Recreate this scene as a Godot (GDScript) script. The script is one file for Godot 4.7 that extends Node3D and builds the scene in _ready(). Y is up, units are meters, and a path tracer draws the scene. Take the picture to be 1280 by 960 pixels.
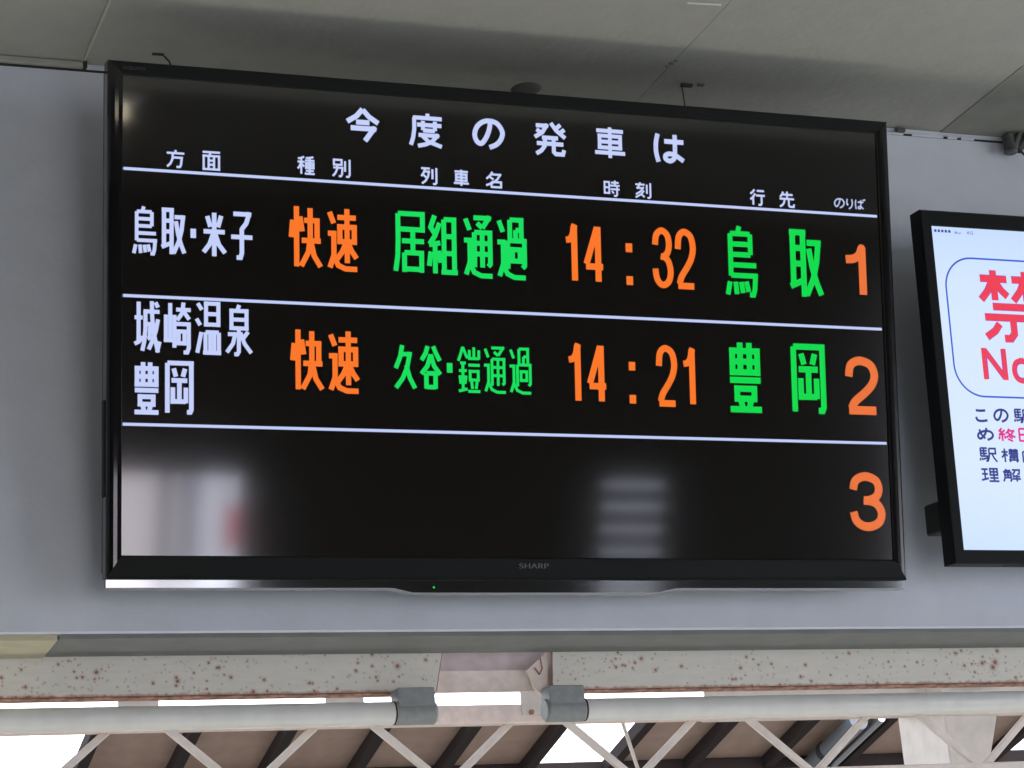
extends Node3D
# A departure board hung on the header wall of a small station hall, seen from below with a long lens.
# World: x runs along the wall to the right, y up, +z out of the wall into the hall; metres; hall floor at y = 0.

const UPY := 2.84            # height of the centre of the departure board
const WALL_Z := -0.17        # front face of the header wall
const CEIL := UPY + 0.495    # underside of the hall ceiling
const EXPOSURE := 4.8

var counts := {}
var mats := {}
var rng := RandomNumberGenerator.new()


func _ready() -> void:
	rng.seed = 7
	# --- camera
	var cam := Camera3D.new()
	cam.name = "camera"
	cam.transform = Transform3D(Basis(Vector3(0.93492078, -0.08171954, 0.34531875), Vector3(-0.03105959, 0.95054279, 0.30903673), Vector3(-0.35349459, -0.29965032, 0.88614404)).orthonormalized(), Vector3(-1.3819, UPY - 1.23924, 3.37952))
	cam.fov = 18.4697
	cam.near = 0.05
	cam.far = 400.0
	add_child(cam)
	cam.current = true
	# --- sky, sun, exposure: a bright hazy day outside the hall; the sun stands behind the platform
	var env := Environment.new()
	env.background_mode = Environment.BG_SKY
	var sm := ProceduralSkyMaterial.new()
	sm.sky_top_color = Color(0.80, 0.84, 0.91)
	sm.sky_horizon_color = Color(0.88, 0.90, 0.94)
	sm.sky_curve = 0.2
	sm.ground_horizon_color = Color(0.6, 0.6, 0.6)
	sm.ground_bottom_color = Color(0.45, 0.45, 0.44)
	var sky := Sky.new()
	sky.sky_material = sm
	env.sky = sky
	env.background_energy_multiplier = 1.15
	env.tonemap_mode = Environment.TONE_MAPPER_LINEAR
	env.tonemap_exposure = EXPOSURE
	env.sdfgi_enabled = true
	env.ssao_enabled = true
	env.ssil_enabled = true
	var we := WorldEnvironment.new()
	we.name = "environment"
	we.environment = env
	add_child(we)
	var sun := DirectionalLight3D.new()
	sun.name = "sun"
	sun.light_energy = 0.9
	sun.light_angular_distance = 0.6
	sun.light_color = Color(1.0, 0.97, 0.93)
	sun.shadow_enabled = true
	sun.rotation_degrees = Vector3(-46, 168, 0)
	add_child(sun)

	make_materials()
	build_hall()
	build_ceiling_details()
	build_beam()
	build_tubes()
	build_truss()
	build_column()
	build_canopy()
	build_outside()
	build_departure_board()
	build_notice_display()
	build_clamp()
	build_ceiling_lamp()


# ---------------------------------------------------------------- naming

func numbered(called: String) -> String:
	var n: int = counts.get(called, 0)
	counts[called] = n + 1
	return called if n == 0 else "%s_%03d" % [called, n]


func thing(called: String, label: String, category: String, at := Vector3.ZERO, group := "") -> Node3D:
	var o := Node3D.new()
	o.name = numbered(called)
	o.position = at
	add_child(o)
	tag(o, label, category, group)
	return o


func tag(o: Node, label: String, category: String, group := "") -> void:
	o.set_meta("label", label)
	o.set_meta("category", category)
	if group:
		o.set_meta("group", group)


func structure(called: String, label: String) -> Node3D:
	var o := Node3D.new()
	o.name = numbered(called)
	add_child(o)
	o.set_meta("kind", "structure")
	o.set_meta("label", label)
	return o


func put(called: String, st: SurfaceTool, m: Material, parent: Node) -> MeshInstance3D:
	st.generate_normals()
	var mi := MeshInstance3D.new()
	mi.name = called if parent != self else numbered(called)
	mi.mesh = st.commit()
	mi.material_override = m
	if parent != self:
		var n := 0
		while parent.has_node(NodePath(mi.name)):
			n += 1
			mi.name = "%s_%03d" % [called, n]
	parent.add_child(mi, true)
	return mi


# ---------------------------------------------------------------- shapes

func start() -> SurfaceTool:
	var st := SurfaceTool.new()
	st.begin(Mesh.PRIMITIVE_TRIANGLES)
	return st


func uv_of(p: Vector3, n: Vector3) -> Vector2:
	var a := n.abs()
	if a.z >= a.x and a.z >= a.y:
		return Vector2(p.x, -p.y)
	if a.y >= a.x:
		return Vector2(p.x, p.z)
	return Vector2(p.z, -p.y)


func face(st: SurfaceTool, pts: Array, out: Vector3, smooth := -1) -> void:
	var n: Vector3 = (pts[1] - pts[0]).cross(pts[2] - pts[0])
	if n.length() < 1e-12 and pts.size() > 3:
		n = (pts[2] - pts[0]).cross(pts[3] - pts[0])
	var order := pts.duplicate()
	if n.dot(out) > 0.0:
		order.reverse()
	st.set_smooth_group(smooth)
	for i in range(1, order.size() - 1):
		for p: Vector3 in [order[0], order[i], order[i + 1]]:
			st.set_uv(uv_of(p, n))
			st.add_vertex(p)


# a box with its edges chamfered by b
func box(st: SurfaceTool, c: Vector3, size: Vector3, b := 0.002, turn := Basis.IDENTITY) -> void:
	var h := size * 0.5
	b = minf(b, minf(h.x, minf(h.y, h.z)) * 0.9)
	var q := h - Vector3.ONE * b
	for ax in 3:
		var u := (ax + 1) % 3
		var v := (ax + 2) % 3
		for s in [-1.0, 1.0]:
			var pts := []
			for k in [[-1, -1], [1, -1], [1, 1], [-1, 1]]:
				var p := Vector3.ZERO
				p[ax] = s * h[ax]
				p[u] = k[0] * q[u]
				p[v] = k[1] * q[v]
				pts.append(c + turn * p)
			var o := Vector3.ZERO
			o[ax] = s
			face(st, pts, turn * o)
			# chamfer strips towards axis u
			for s2 in [-1.0, 1.0]:
				var e := []
				for k in [[0, -1], [0, 1], [1, 1], [1, -1]]:
					var p := Vector3.ZERO
					p[ax] = s * (h[ax] if k[0] == 0 else q[ax])
					p[u] = s2 * (q[u] if k[0] == 0 else h[u])
					p[v] = k[1] * q[v]
					e.append(c + turn * p)
				var o2 := Vector3.ZERO
				o2[ax] = s
				o2[u] = s2
				face(st, e, turn * o2)
	for sx in [-1.0, 1.0]:
		for sy in [-1.0, 1.0]:
			for sz in [-1.0, 1.0]:
				var s := Vector3(sx, sy, sz)
				face(st, [c + turn * Vector3(s.x * h.x, s.y * q.y, s.z * q.z), c + turn * Vector3(s.x * q.x, s.y * h.y, s.z * q.z), c + turn * Vector3(s.x * q.x, s.y * q.y, s.z * h.z)], turn * s)


func bar(st: SurfaceTool, a: Vector3, b: Vector3, wide: float, deep: float, face_to := Vector3(0, 0, 1), bevel := 0.001) -> void:
	var along := (b - a).normalized()
	var side := along.cross(face_to).normalized()
	var front := side.cross(along).normalized()
	box(st, (a + b) * 0.5, Vector3((b - a).length(), wide, deep), bevel, Basis(along, -side, front) if Basis(along, -side, front).determinant() > 0 else Basis(along, side, front))


func tube(st: SurfaceTool, a: Vector3, b: Vector3, r: float, n := 20, r2 := -1.0) -> void:
	if r2 < 0:
		r2 = r
	var d := (b - a).normalized()
	var u := d.cross(Vector3.UP if absf(d.y) < 0.9 else Vector3.RIGHT).normalized()
	var v := d.cross(u)
	var ra := []
	var rb := []
	for i in n:
		var w := u * cos(TAU * i / n) + v * sin(TAU * i / n)
		ra.append(a + w * r)
		rb.append(b + w * r2)
	for i in n:
		var j := (i + 1) % n
		face(st, [ra[i], ra[j], rb[j], rb[i]], (ra[i] + ra[j]) * 0.5 - a, 1)
	face(st, ra, -d)
	face(st, rb, d)


func wire(st: SurfaceTool, pts: Array, r: float, n := 8) -> void:
	for i in pts.size() - 1:
		tube(st, pts[i], pts[i + 1], r, n)


# a rectangular ring: inner rectangle half sizes, border widths (left, right, top, bottom), profile of (share of the border, z)
func ring(st: SurfaceTool, hw: float, hh: float, l: float, r: float, t: float, b: float, profile: Array, sides := "lrtb") -> void:
	var loops := []
	for p: Vector2 in profile:
		loops.append([Vector3(-hw - l * p.x, hh + t * p.x, p.y), Vector3(hw + r * p.x, hh + t * p.x, p.y), Vector3(hw + r * p.x, -hh - b * p.x, p.y), Vector3(-hw - l * p.x, -hh - b * p.x, p.y)])
	for i in loops.size() - 1:
		var d: Vector2 = profile[i + 1] - profile[i]
		var nrm := Vector2(-d.y, d.x)
		for k in 4:
			if not "trbl"[k] in sides:
				continue
			var m := (k + 1) % 4
			var outdir: Vector3 = [Vector3(0, 1, 0), Vector3(1, 0, 0), Vector3(0, -1, 0), Vector3(-1, 0, 0)][k]
			face(st, [loops[i][k], loops[i][m], loops[i + 1][m], loops[i + 1][k]], outdir * nrm.x + Vector3(0, 0, 1) * nrm.y)


# a flat outline in x,y pushed out between two depths
func slab(st: SurfaceTool, outline: PackedVector2Array, z0: float, z1: float) -> void:
	var tri := Geometry2D.triangulate_polygon(outline)
	for i in range(0, tri.size(), 3):
		for z in [z0, z1]:
			var pts := []
			for k in 3:
				pts.append(Vector3(outline[tri[i + k]].x, outline[tri[i + k]].y, z))
			face(st, pts, Vector3(0, 0, 1 if z == maxf(z0, z1) else -1))
	var cw := Geometry2D.is_polygon_clockwise(outline)
	for i in outline.size():
		var a := outline[i]
		var b := outline[(i + 1) % outline.size()]
		var e := b - a
		var o := Vector3(e.y, -e.x, 0)
		if cw:
			o = -o
		face(st, [Vector3(a.x, a.y, z0), Vector3(b.x, b.y, z0), Vector3(b.x, b.y, z1), Vector3(a.x, a.y, z1)], o)


# ---------------------------------------------------------------- materials

func noise_tex(freq: float, low: Color, high: Color, s: int, octaves := 4, size := 512) -> NoiseTexture2D:
	var n := FastNoiseLite.new()
	n.seed = s
	n.frequency = freq
	n.fractal_octaves = octaves
	var t := NoiseTexture2D.new()
	t.width = size
	t.height = size
	t.seamless = true
	t.noise = n
	var g := Gradient.new()
	g.set_color(0, low)
	g.set_color(1, high)
	t.color_ramp = g
	return t


func lin(r: float, g: float, b: float) -> Color:
	return Color(r, g, b).linear_to_srgb()


func surf(key: String, c: Color, rough: float, vary := 0.0, scale := 1.0, s := 1, metal := 0.0) -> StandardMaterial3D:
	var m := StandardMaterial3D.new()
	m.resource_name = key
	m.roughness = rough
	m.metallic = metal
	if vary > 0.0:
		m.albedo_texture = noise_tex(0.012, Color(c.r * (1 - vary), c.g * (1 - vary), c.b * (1 - vary * 1.15)), Color(minf(c.r * (1 + vary), 1), minf(c.g * (1 + vary), 1), minf(c.b * (1 + vary), 1)), s)
		m.uv1_triplanar = true
		m.uv1_world_triplanar = true
		m.uv1_scale = Vector3.ONE * scale
	else:
		m.albedo_color = c
	mats[key] = m
	return m


func relief(key: String, freq: float, depth_cm: float, s: int) -> void:
	var m: StandardMaterial3D = mats[key]
	m.heightmap_enabled = true
	m.heightmap_texture = noise_tex(freq, Color.BLACK, Color.WHITE, s, 5)
	m.heightmap_scale = depth_cm


func make_materials() -> void:
	surf("wall_paint", lin(0.69, 0.72, 0.79), 0.65, 0.014, 1.6, 3)
	relief("wall_paint", 0.05, 0.03, 31)
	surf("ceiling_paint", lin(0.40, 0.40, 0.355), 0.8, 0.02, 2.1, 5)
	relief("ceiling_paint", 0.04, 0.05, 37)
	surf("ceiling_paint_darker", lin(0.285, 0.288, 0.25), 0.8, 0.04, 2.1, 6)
	surf("old_filler", lin(0.5, 0.5, 0.43), 0.8)
	surf("filler", lin(0.72, 0.72, 0.64), 0.8)
	surf("soffit_paint", lin(0.215, 0.225, 0.22), 0.7, 0.05, 2.0, 8)
	surf("bare_wood", lin(0.55, 0.50, 0.36), 0.75, 0.0)
	surf("hall_dark", lin(0.035, 0.03, 0.026), 0.8)
	surf("hall_light", lin(0.5, 0.5, 0.48), 0.8)
	surf("cream_steel", lin(0.78, 0.71, 0.64), 0.55, 0.04, 3.0, 9)
	surf("mauve_steel", lin(0.66, 0.54, 0.53), 0.6, 0.05, 5.0, 12)
	surf("pink_steel", lin(0.90, 0.76, 0.68), 0.6, 0.05, 5.0, 10)
	surf("rust", lin(0.36, 0.20, 0.15), 0.85, 0.35, 7.0, 11)
	surf("black_satin", lin(0.007, 0.008, 0.008), 0.5)
	mats.black_satin.metallic_specular = 0.28
	surf("black_matte", lin(0.02, 0.021, 0.02), 0.7)
	surf("black_gloss", lin(0.008, 0.008, 0.009), 0.06)
	mats.black_gloss.metallic_specular = 0.55
	surf("strip_gloss", lin(0.30, 0.31, 0.32), 0.07, 0.0, 1.0, 1, 1.0)
	surf("silver", lin(0.5, 0.5, 0.52), 0.3, 0.0, 1.0, 1, 0.9)
	surf("letter_grey", lin(0.16, 0.165, 0.17), 0.4)
	surf("letter_dim", lin(0.05, 0.052, 0.055), 0.4)
	surf("tube_white", lin(0.80, 0.80, 0.77), 0.3, 0.02, 4.0, 14)
	surf("holder_grey", lin(0.29, 0.305, 0.305), 0.5, 0.06, 9.0, 15)
	surf("board_brown", lin(0.42, 0.29, 0.22), 0.8, 0.05, 1.2, 16)
	surf("rafter_dark", lin(0.035, 0.026, 0.024), 0.8)
	mats.rafter_dark.metallic_specular = 0.25
	surf("pipe_grey", lin(0.12, 0.13, 0.14), 0.45)
	surf("concrete", lin(0.48, 0.47, 0.45), 0.9, 0.1, 0.5, 17)
	surf("asphalt", lin(0.055, 0.054, 0.053), 0.9, 0.1, 0.7, 23)
	surf("floor_grey", lin(0.55, 0.54, 0.50), 0.6, 0.08, 0.8, 18)
	surf("white_render", lin(0.74, 0.78, 0.92), 0.8, 0.03, 0.5, 19)
	surf("wire_dark", lin(0.03, 0.03, 0.03), 0.6)
	surf("clamp_grey", lin(0.10, 0.105, 0.10), 0.5, 0.15, 12.0, 20)
	surf("stain", lin(0.10, 0.105, 0.09), 0.9)
	surf("beige_render", lin(0.66, 0.62, 0.68), 0.85, 0.03, 0.5, 25)
	surf("red_cloth", lin(0.75, 0.08, 0.10), 0.7)
	surf("glass_dark", lin(0.05, 0.06, 0.07), 0.1)
	var pane := StandardMaterial3D.new()
	pane.transparency = BaseMaterial3D.TRANSPARENCY_ALPHA
	pane.albedo_color = Color(1, 1, 1, 0.08)
	pane.roughness = 0.1
	mats.pane = pane
	var led := StandardMaterial3D.new()
	led.albedo_color = Color(0.02, 0.1, 0.03)
	led.emission_enabled = true
	led.emission = Color(0.1, 1.0, 0.35)
	led.emission_energy_multiplier = 0.8 / EXPOSURE
	mats.led = led


# ---------------------------------------------------------------- hall

func build_hall() -> void:
	var g := start()
	face(g, [Vector3(-150, 0, -150), Vector3(150, 0, -150), Vector3(150, 0, 150), Vector3(-150, 0, 150)], Vector3.UP)
	var gm := put("ground", g, mats.concrete, self)
	gm.set_meta("kind", "structure")
	gm.set_meta("label", "pale concrete ground around the station")
	var pf := start()
	box(pf, Vector3(0, 0.002, -75.2), Vector3(300, 0.012, 149.6), 0.001)
	var pm := put("platform", pf, mats.asphalt, self)
	pm.set_meta("kind", "structure")
	pm.set_meta("label", "dark asphalt platform behind the station hall")
	var fl := structure("floor", "grey floor of the station hall")
	var f := start()
	box(f, Vector3(1, 0.01, 2.9), Vector3(14, 0.02, 6.4), 0.002)
	put("floor_slab", f, mats.floor_grey, fl)

	# header wall that carries the screens
	var hw := thing("header_wall", "bluish white painted wall carrying both screens above the rusty beam", "wall", Vector3(0, 2.375, WALL_Z))
	var s := start()
	box(s, Vector3(1, 0.735, -0.06), Vector3(14, 1.47, 0.12), 0.003)
	put("wall_panel", s, mats.wall_paint, hw)
	s = start()
	box(s, Vector3(3.628, -0.004, -0.069), Vector3(8.74, 0.008, 0.132), 0.001)
	put("soffit_strip", s, mats.soffit_paint, hw)
	s = start()
	box(s, Vector3(-3.4, -0.0052, -0.069), Vector3(5.312, 0.0104, 0.130), 0.001)
	var wood: StandardMaterial3D = mats.bare_wood
	var img := Image.create(512, 64, false, Image.FORMAT_RGB8)
	var n := FastNoiseLite.new()
	n.seed = 4
	n.frequency = 0.02
	for y in 64:
		for x in 512:
			var v := 0.5 + 0.5 * n.get_noise_2d(x * 0.6, y * 9.0)
			img.set_pixel(x, y, lin(0.50 + 0.18 * v, 0.46 + 0.17 * v, 0.32 + 0.13 * v))
	wood.albedo_texture = ImageTexture.create_from_image(img)
	wood.albedo_color = Color.WHITE
	wood.uv1_scale = Vector3(2.0, 7.0, 1)
	put("bare_wood_strip", s, wood, hw).set_meta("label", "bare unpainted wood strip under the wall's left end")

	# ceiling of three boards, the right one darker
	var ce := structure("ceiling", "grey painted board ceiling above the screens")
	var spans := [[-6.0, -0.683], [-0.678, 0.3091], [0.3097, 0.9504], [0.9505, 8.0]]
	for i in 4:
		var c := start()
		var a: float = spans[i][0]
		var b: float = spans[i][1]
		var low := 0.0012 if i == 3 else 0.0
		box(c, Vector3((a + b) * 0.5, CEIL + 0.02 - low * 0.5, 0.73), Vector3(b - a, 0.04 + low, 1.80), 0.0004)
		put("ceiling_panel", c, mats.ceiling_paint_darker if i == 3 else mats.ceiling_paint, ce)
	for k in 11:
		var d := start()
		box(d, Vector3(1, CEIL + 0.02, 1.84 + k * 0.4), Vector3(14, 0.04, 0.394), 0.003)
		put("timber_board", d, mats.hall_dark, ce)
	var r := start()
	box(r, Vector3(1, CEIL + 0.16, 1.6), Vector3(14.2, 0.2, 9.4), 0.01)
	put("roof_slab", r, mats.concrete, ce)

	# the hall's street wall with its doorways (seen mirrored in the screen)
	var fw := thing("street_wall", "plain hall wall with wide doorways opposite the screens", "wall", Vector3(0, 0, 6.08))
	for q in [[-6.0, -0.9, 0.0, CEIL], [-0.9, 0.1, 3.12, CEIL], [0.1, 1.09, 2.17, CEIL], [1.09, 2.70, 0.0, CEIL], [2.70, 3.06, 2.2, CEIL], [3.06, 4.3, 0.0, CEIL], [4.3, 7.7, 3.2, CEIL], [7.7, 8.0, 0.0, CEIL]]:
		var w := start()
		box(w, Vector3((q[0] + q[1]) * 0.5, (q[2] + q[3]) * 0.5, 0), Vector3(q[1] - q[0], q[3] - q[2], 0.14), 0.0)
		put("wall_panel", w, mats.hall_dark, fw)
	for x in [-0.9, 0.08]:
		var w := start()
		box(w, Vector3(x, 1.55, 0.0), Vector3(0.09, 3.1, 0.09), 0.004)
		put("door_post", w, mats.pipe_grey, fw)
	for k in 10:
		var w := start()
		box(w, Vector3(2.88, 1.30 + k * 0.1, 0.03), Vector3(0.35, 0.085, 0.012), 0.002, Basis(Vector3.RIGHT, 0.35))
		put("louvre_slat", w, mats.pipe_grey, fw)
	var sw := thing("side_wall", "plain grey end wall at the left end of the hall", "wall", Vector3(-6.06, 0, 2.9))
	var w2 := start()
	box(w2, Vector3(0, CEIL * 0.5, 0), Vector3(0.12, CEIL, 6.5), 0.0)
	put("wall_panel", w2, mats.hall_light, sw)
	var sr := thing("side_wall", "plain grey end wall with a wide opening at the right end of the hall", "wall", Vector3(8.06, 0, 2.9))
	for q in [[-3.2, -2.2, 0.0, CEIL], [-2.2, 2.6, 3.12, CEIL], [2.6, 3.25, 0.0, CEIL]]:
		var w3 := start()
		box(w3, Vector3(0, (q[2] + q[3]) * 0.5, (q[0] + q[1]) * 0.5), Vector3(0.12, q[3] - q[2], q[1] - q[0]), 0.0)
		put("wall_panel", w3, mats.hall_light, sr)


func build_ceiling_details() -> void:
	# pale bead of filler along the first joint, and the thin trim where wall and ceiling meet
	var s := start()
	box(s, Vector3(-0.6805, CEIL - 0.0004, 0.2), Vector3(0.0045, 0.0024, 0.74), 0.0008)
	tag(put("filler_bead", s, mats.old_filler, self), "thin pale line of filler along the ceiling joint, upper left", "filler")
	s = start()
	box(s, Vector3(-1.83, CEIL - 0.006, WALL_Z + 0.007), Vector3(2.3, 0.010, 0.012), 0.001)
	var tr := thing("trim_strip", "thin pale trim strip ending short of the big screen's left corner", "trim")
	put("strip", s, mats.ceiling_paint, tr)
	s = start()
	box(s, Vector3(-0.6785, CEIL - 0.006, WALL_Z + 0.0075), Vector3(0.007, 0.0125, 0.015), 0.001)
	put("end_cap", s, mats.wire_dark, tr)
	s = start()
	box(s, Vector3(0.3, CEIL - 0.0125, WALL_Z + 0.002), Vector3(6.0, 0.003, 0.004), 0.0005)
	tag(put("joint_shadow_strip", s, mats.black_matte, self), "narrow dark gap strip where the wall meets the ceiling", "gap strip")
	var bead := thing("filler_bead", "chipped pale filler along the wall top right of the big screen", "filler")
	for q in [[0.83, 0.868], [0.885, 0.955], [0.962, 0.985], [0.992, 1.022]]:
		s = start()
		box(s, Vector3((q[0] + q[1]) * 0.5, CEIL - 0.0115, WALL_Z + 0.003), Vector3(q[1] - q[0], 0.006, 0.004), 0.0015)
		put("filler_piece", s, mats.wall_paint, bead)
	s = start()
	box(s, Vector3(0.859, CEIL - 0.007, WALL_Z + 0.009), Vector3(0.02, 0.008, 0.008), 0.002)
	put("dark_chip", s, mats.stain, bead)
	# hooks and hanging wires
	var hk := thing("hook_wire", "dark ceiling hook with a slanting wire near the board's left end", "hook", Vector3(-0.567, CEIL, -0.108), "wire hooks above the departure board")
	s = start()
	box(s, Vector3(0, -0.0015, 0), Vector3(0.020, 0.003, 0.006), 0.0008)
	put("hook_plate", s, mats.wire_dark, hk)
	s = start()
	wire(s, [Vector3(0.01, -0.004, 0), Vector3(0.018, -0.014, 0.002), Vector3(0.028, -0.075, 0.02)], 0.0016)
	put("wire", s, mats.wire_dark, hk)
	var h2 := thing("hook_wire", "dark ceiling hook with a straight hanging wire near the board's right end", "hook", Vector3(0.37, CEIL, -0.058), "wire hooks above the departure board")
	s = start()
	box(s, Vector3(0, -0.003, 0), Vector3(0.022, 0.005, 0.009), 0.001)
	put("hook_plate", s, mats.wire_dark, h2)
	s = start()
	box(s, Vector3(0.026, -0.002, 0.004), Vector3(0.012, 0.004, 0.007), 0.001)
	put("hook_plate", s, mats.clamp_grey, h2)
	s = start()
	wire(s, [Vector3(-0.009, -0.003, 0), Vector3(-0.0095, -0.09, 0.005)], 0.0012)
	put("wire", s, mats.wire_dark, h2)
	# low dark dome on the ceiling, half hidden by the board
	s = start()
	var prev := 0.027
	for k in 4:
		var r2 := 0.027 * cos((k + 1) * 0.36)
		tube(s, Vector3(0, -0.007 * sin(k * 0.36), 0), Vector3(0, -0.007 * sin((k + 1) * 0.36), 0), prev, 24, r2)
		prev = r2
	var dome := put("ceiling_rose", s, mats.stain, self)
	dome.position = Vector3(0.092, CEIL, -0.128)
	tag(dome, "low dark round cover on the ceiling behind the board's top edge", "ceiling cover")
	# little specks and the peeling edge
	s = start()
	box(s, Vector3(0, -0.001, 0), Vector3(0.06, 0.002, 0.004), 0.0005, Basis(Vector3.UP, -0.08))
	var pe := put("peeling_tape", s, mats.filler, self)
	pe.position = Vector3(0.268, CEIL, 0.238)
	tag(pe, "short white strip of tape on the ceiling at the top edge", "tape")
	var specks := thing("ceiling_stain", "small dark smear along the middle ceiling joint", "stain", Vector3(0.309, CEIL, 0.015))
	for q in [[0.0, 0.0, 0.006], [0.003, 0.012, 0.004], [-0.004, -0.012, 0.003]]:
		s = start()
		tube(s, Vector3(q[0], 0, q[1]), Vector3(q[0], -0.0015, q[1]), q[2], 10, q[2] * 0.8)
		put("smear", s, mats.soffit_paint, specks)


# ---------------------------------------------------------------- rusty beam

func rust_image(x0: float, x1: float, h: float, seed_: int, marks: Array) -> ImageTexture:
	var w := 2048
	var hh := 128
	var img := Image.create(w, hh, false, Image.FORMAT_RGB8)
	var ppm := w / (x1 - x0)
	var pv := hh / h
	var r := RandomNumberGenerator.new()
	r.seed = seed_
	var n := FastNoiseLite.new()
	n.seed = seed_
	n.frequency = 0.02
	var n2 := FastNoiseLite.new()
	n2.seed = seed_ + 5
	n2.frequency = 0.12
	var rust := PackedFloat32Array()
	rust.resize(w * hh)
	var dark := PackedFloat32Array()
	dark.resize(w * hh)
	var spots := marks.duplicate()
	var clusters := []
	for k in int((x1 - x0) * 105):
		clusters.append(Vector2(r.randf_range(x0, x1), r.randf_range(0.12, 0.97) * h))
	for c: Vector2 in clusters:
		for k in r.randi_range(1, 6):
			var big := r.randf() < 0.13
			spots.append([c.x + r.randfn(0, 0.026), clampf(c.y + r.randfn(0, 0.009), 0.002, h - 0.001), r.randf_range(0.0014, 0.0024) if big else r.randf_range(0.0006, 0.0015), 1.0 if big else r.randf_range(0.25, 0.7)])
	for q in spots:
		var cx: float = (q[0] - x0) * ppm
		var cy: float = q[1] * pv
		var rad: float = q[2]
		var rx := int(rad * 4.5 * ppm) + 2
		var ry := int(rad * 4.5 * pv) + 2
		for y in range(maxi(0, int(cy) - ry), mini(hh, int(cy) + ry)):
			for x in range(maxi(0, int(cx) - rx), mini(w, int(cx) + rx)):
				var d := Vector2((x - cx) / ppm, (y - cy) / pv).length() / rad
				d += 0.5 * n2.get_noise_2d(x * 1.4, y * 1.4)
				var i := y * w + x
				dark[i] = maxf(dark[i], clampf(1.35 - d, 0, 1) * q[3])
				rust[i] = maxf(rust[i], clampf(1.0 - d / 2.8, 0, 1) * 0.45 * q[3])
	for y in hh:
		var v := float(y) / hh
		for x in w:
			var i := y * w + x
			var a := n.get_noise_2d(x * 0.5, y * 2.0)
			var c := Vector3(0.80, 0.775, 0.69) * (1.0 + 0.06 * a)
			var edge := clampf((v - 0.93 + 0.05 * n2.get_noise_2d(x * 0.35, 3.0)) * 16.0, 0, 1)
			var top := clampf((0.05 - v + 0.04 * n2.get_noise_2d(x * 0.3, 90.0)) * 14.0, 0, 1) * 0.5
			c = c.lerp(Vector3(0.52, 0.22, 0.13), clampf(rust[i] * 1.5 + edge * 0.75, 0, 1))
			c = c.lerp(Vector3(0.19, 0.075, 0.045), dark[i] * 0.88)
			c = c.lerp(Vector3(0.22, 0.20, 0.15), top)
			img.set_pixel(x, y, lin(c.x, c.y, c.z))
	return ImageTexture.create_from_image(img)


func casing_material(key: String, x0: float, x1: float, top: float, h: float, seed_: int, marks: Array) -> StandardMaterial3D:
	var m := StandardMaterial3D.new()
	m.resource_name = key
	m.roughness = 0.5
	m.albedo_texture = rust_image(x0, x1, h, seed_, marks)
	# box() lays u = x and v = -y in metres on the front face
	m.uv1_scale = Vector3(1.0 / (x1 - x0), 1.0 / h, 1)
	m.uv1_offset = Vector3(-x0 / (x1 - x0), top / h, 0)
	return m


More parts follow.
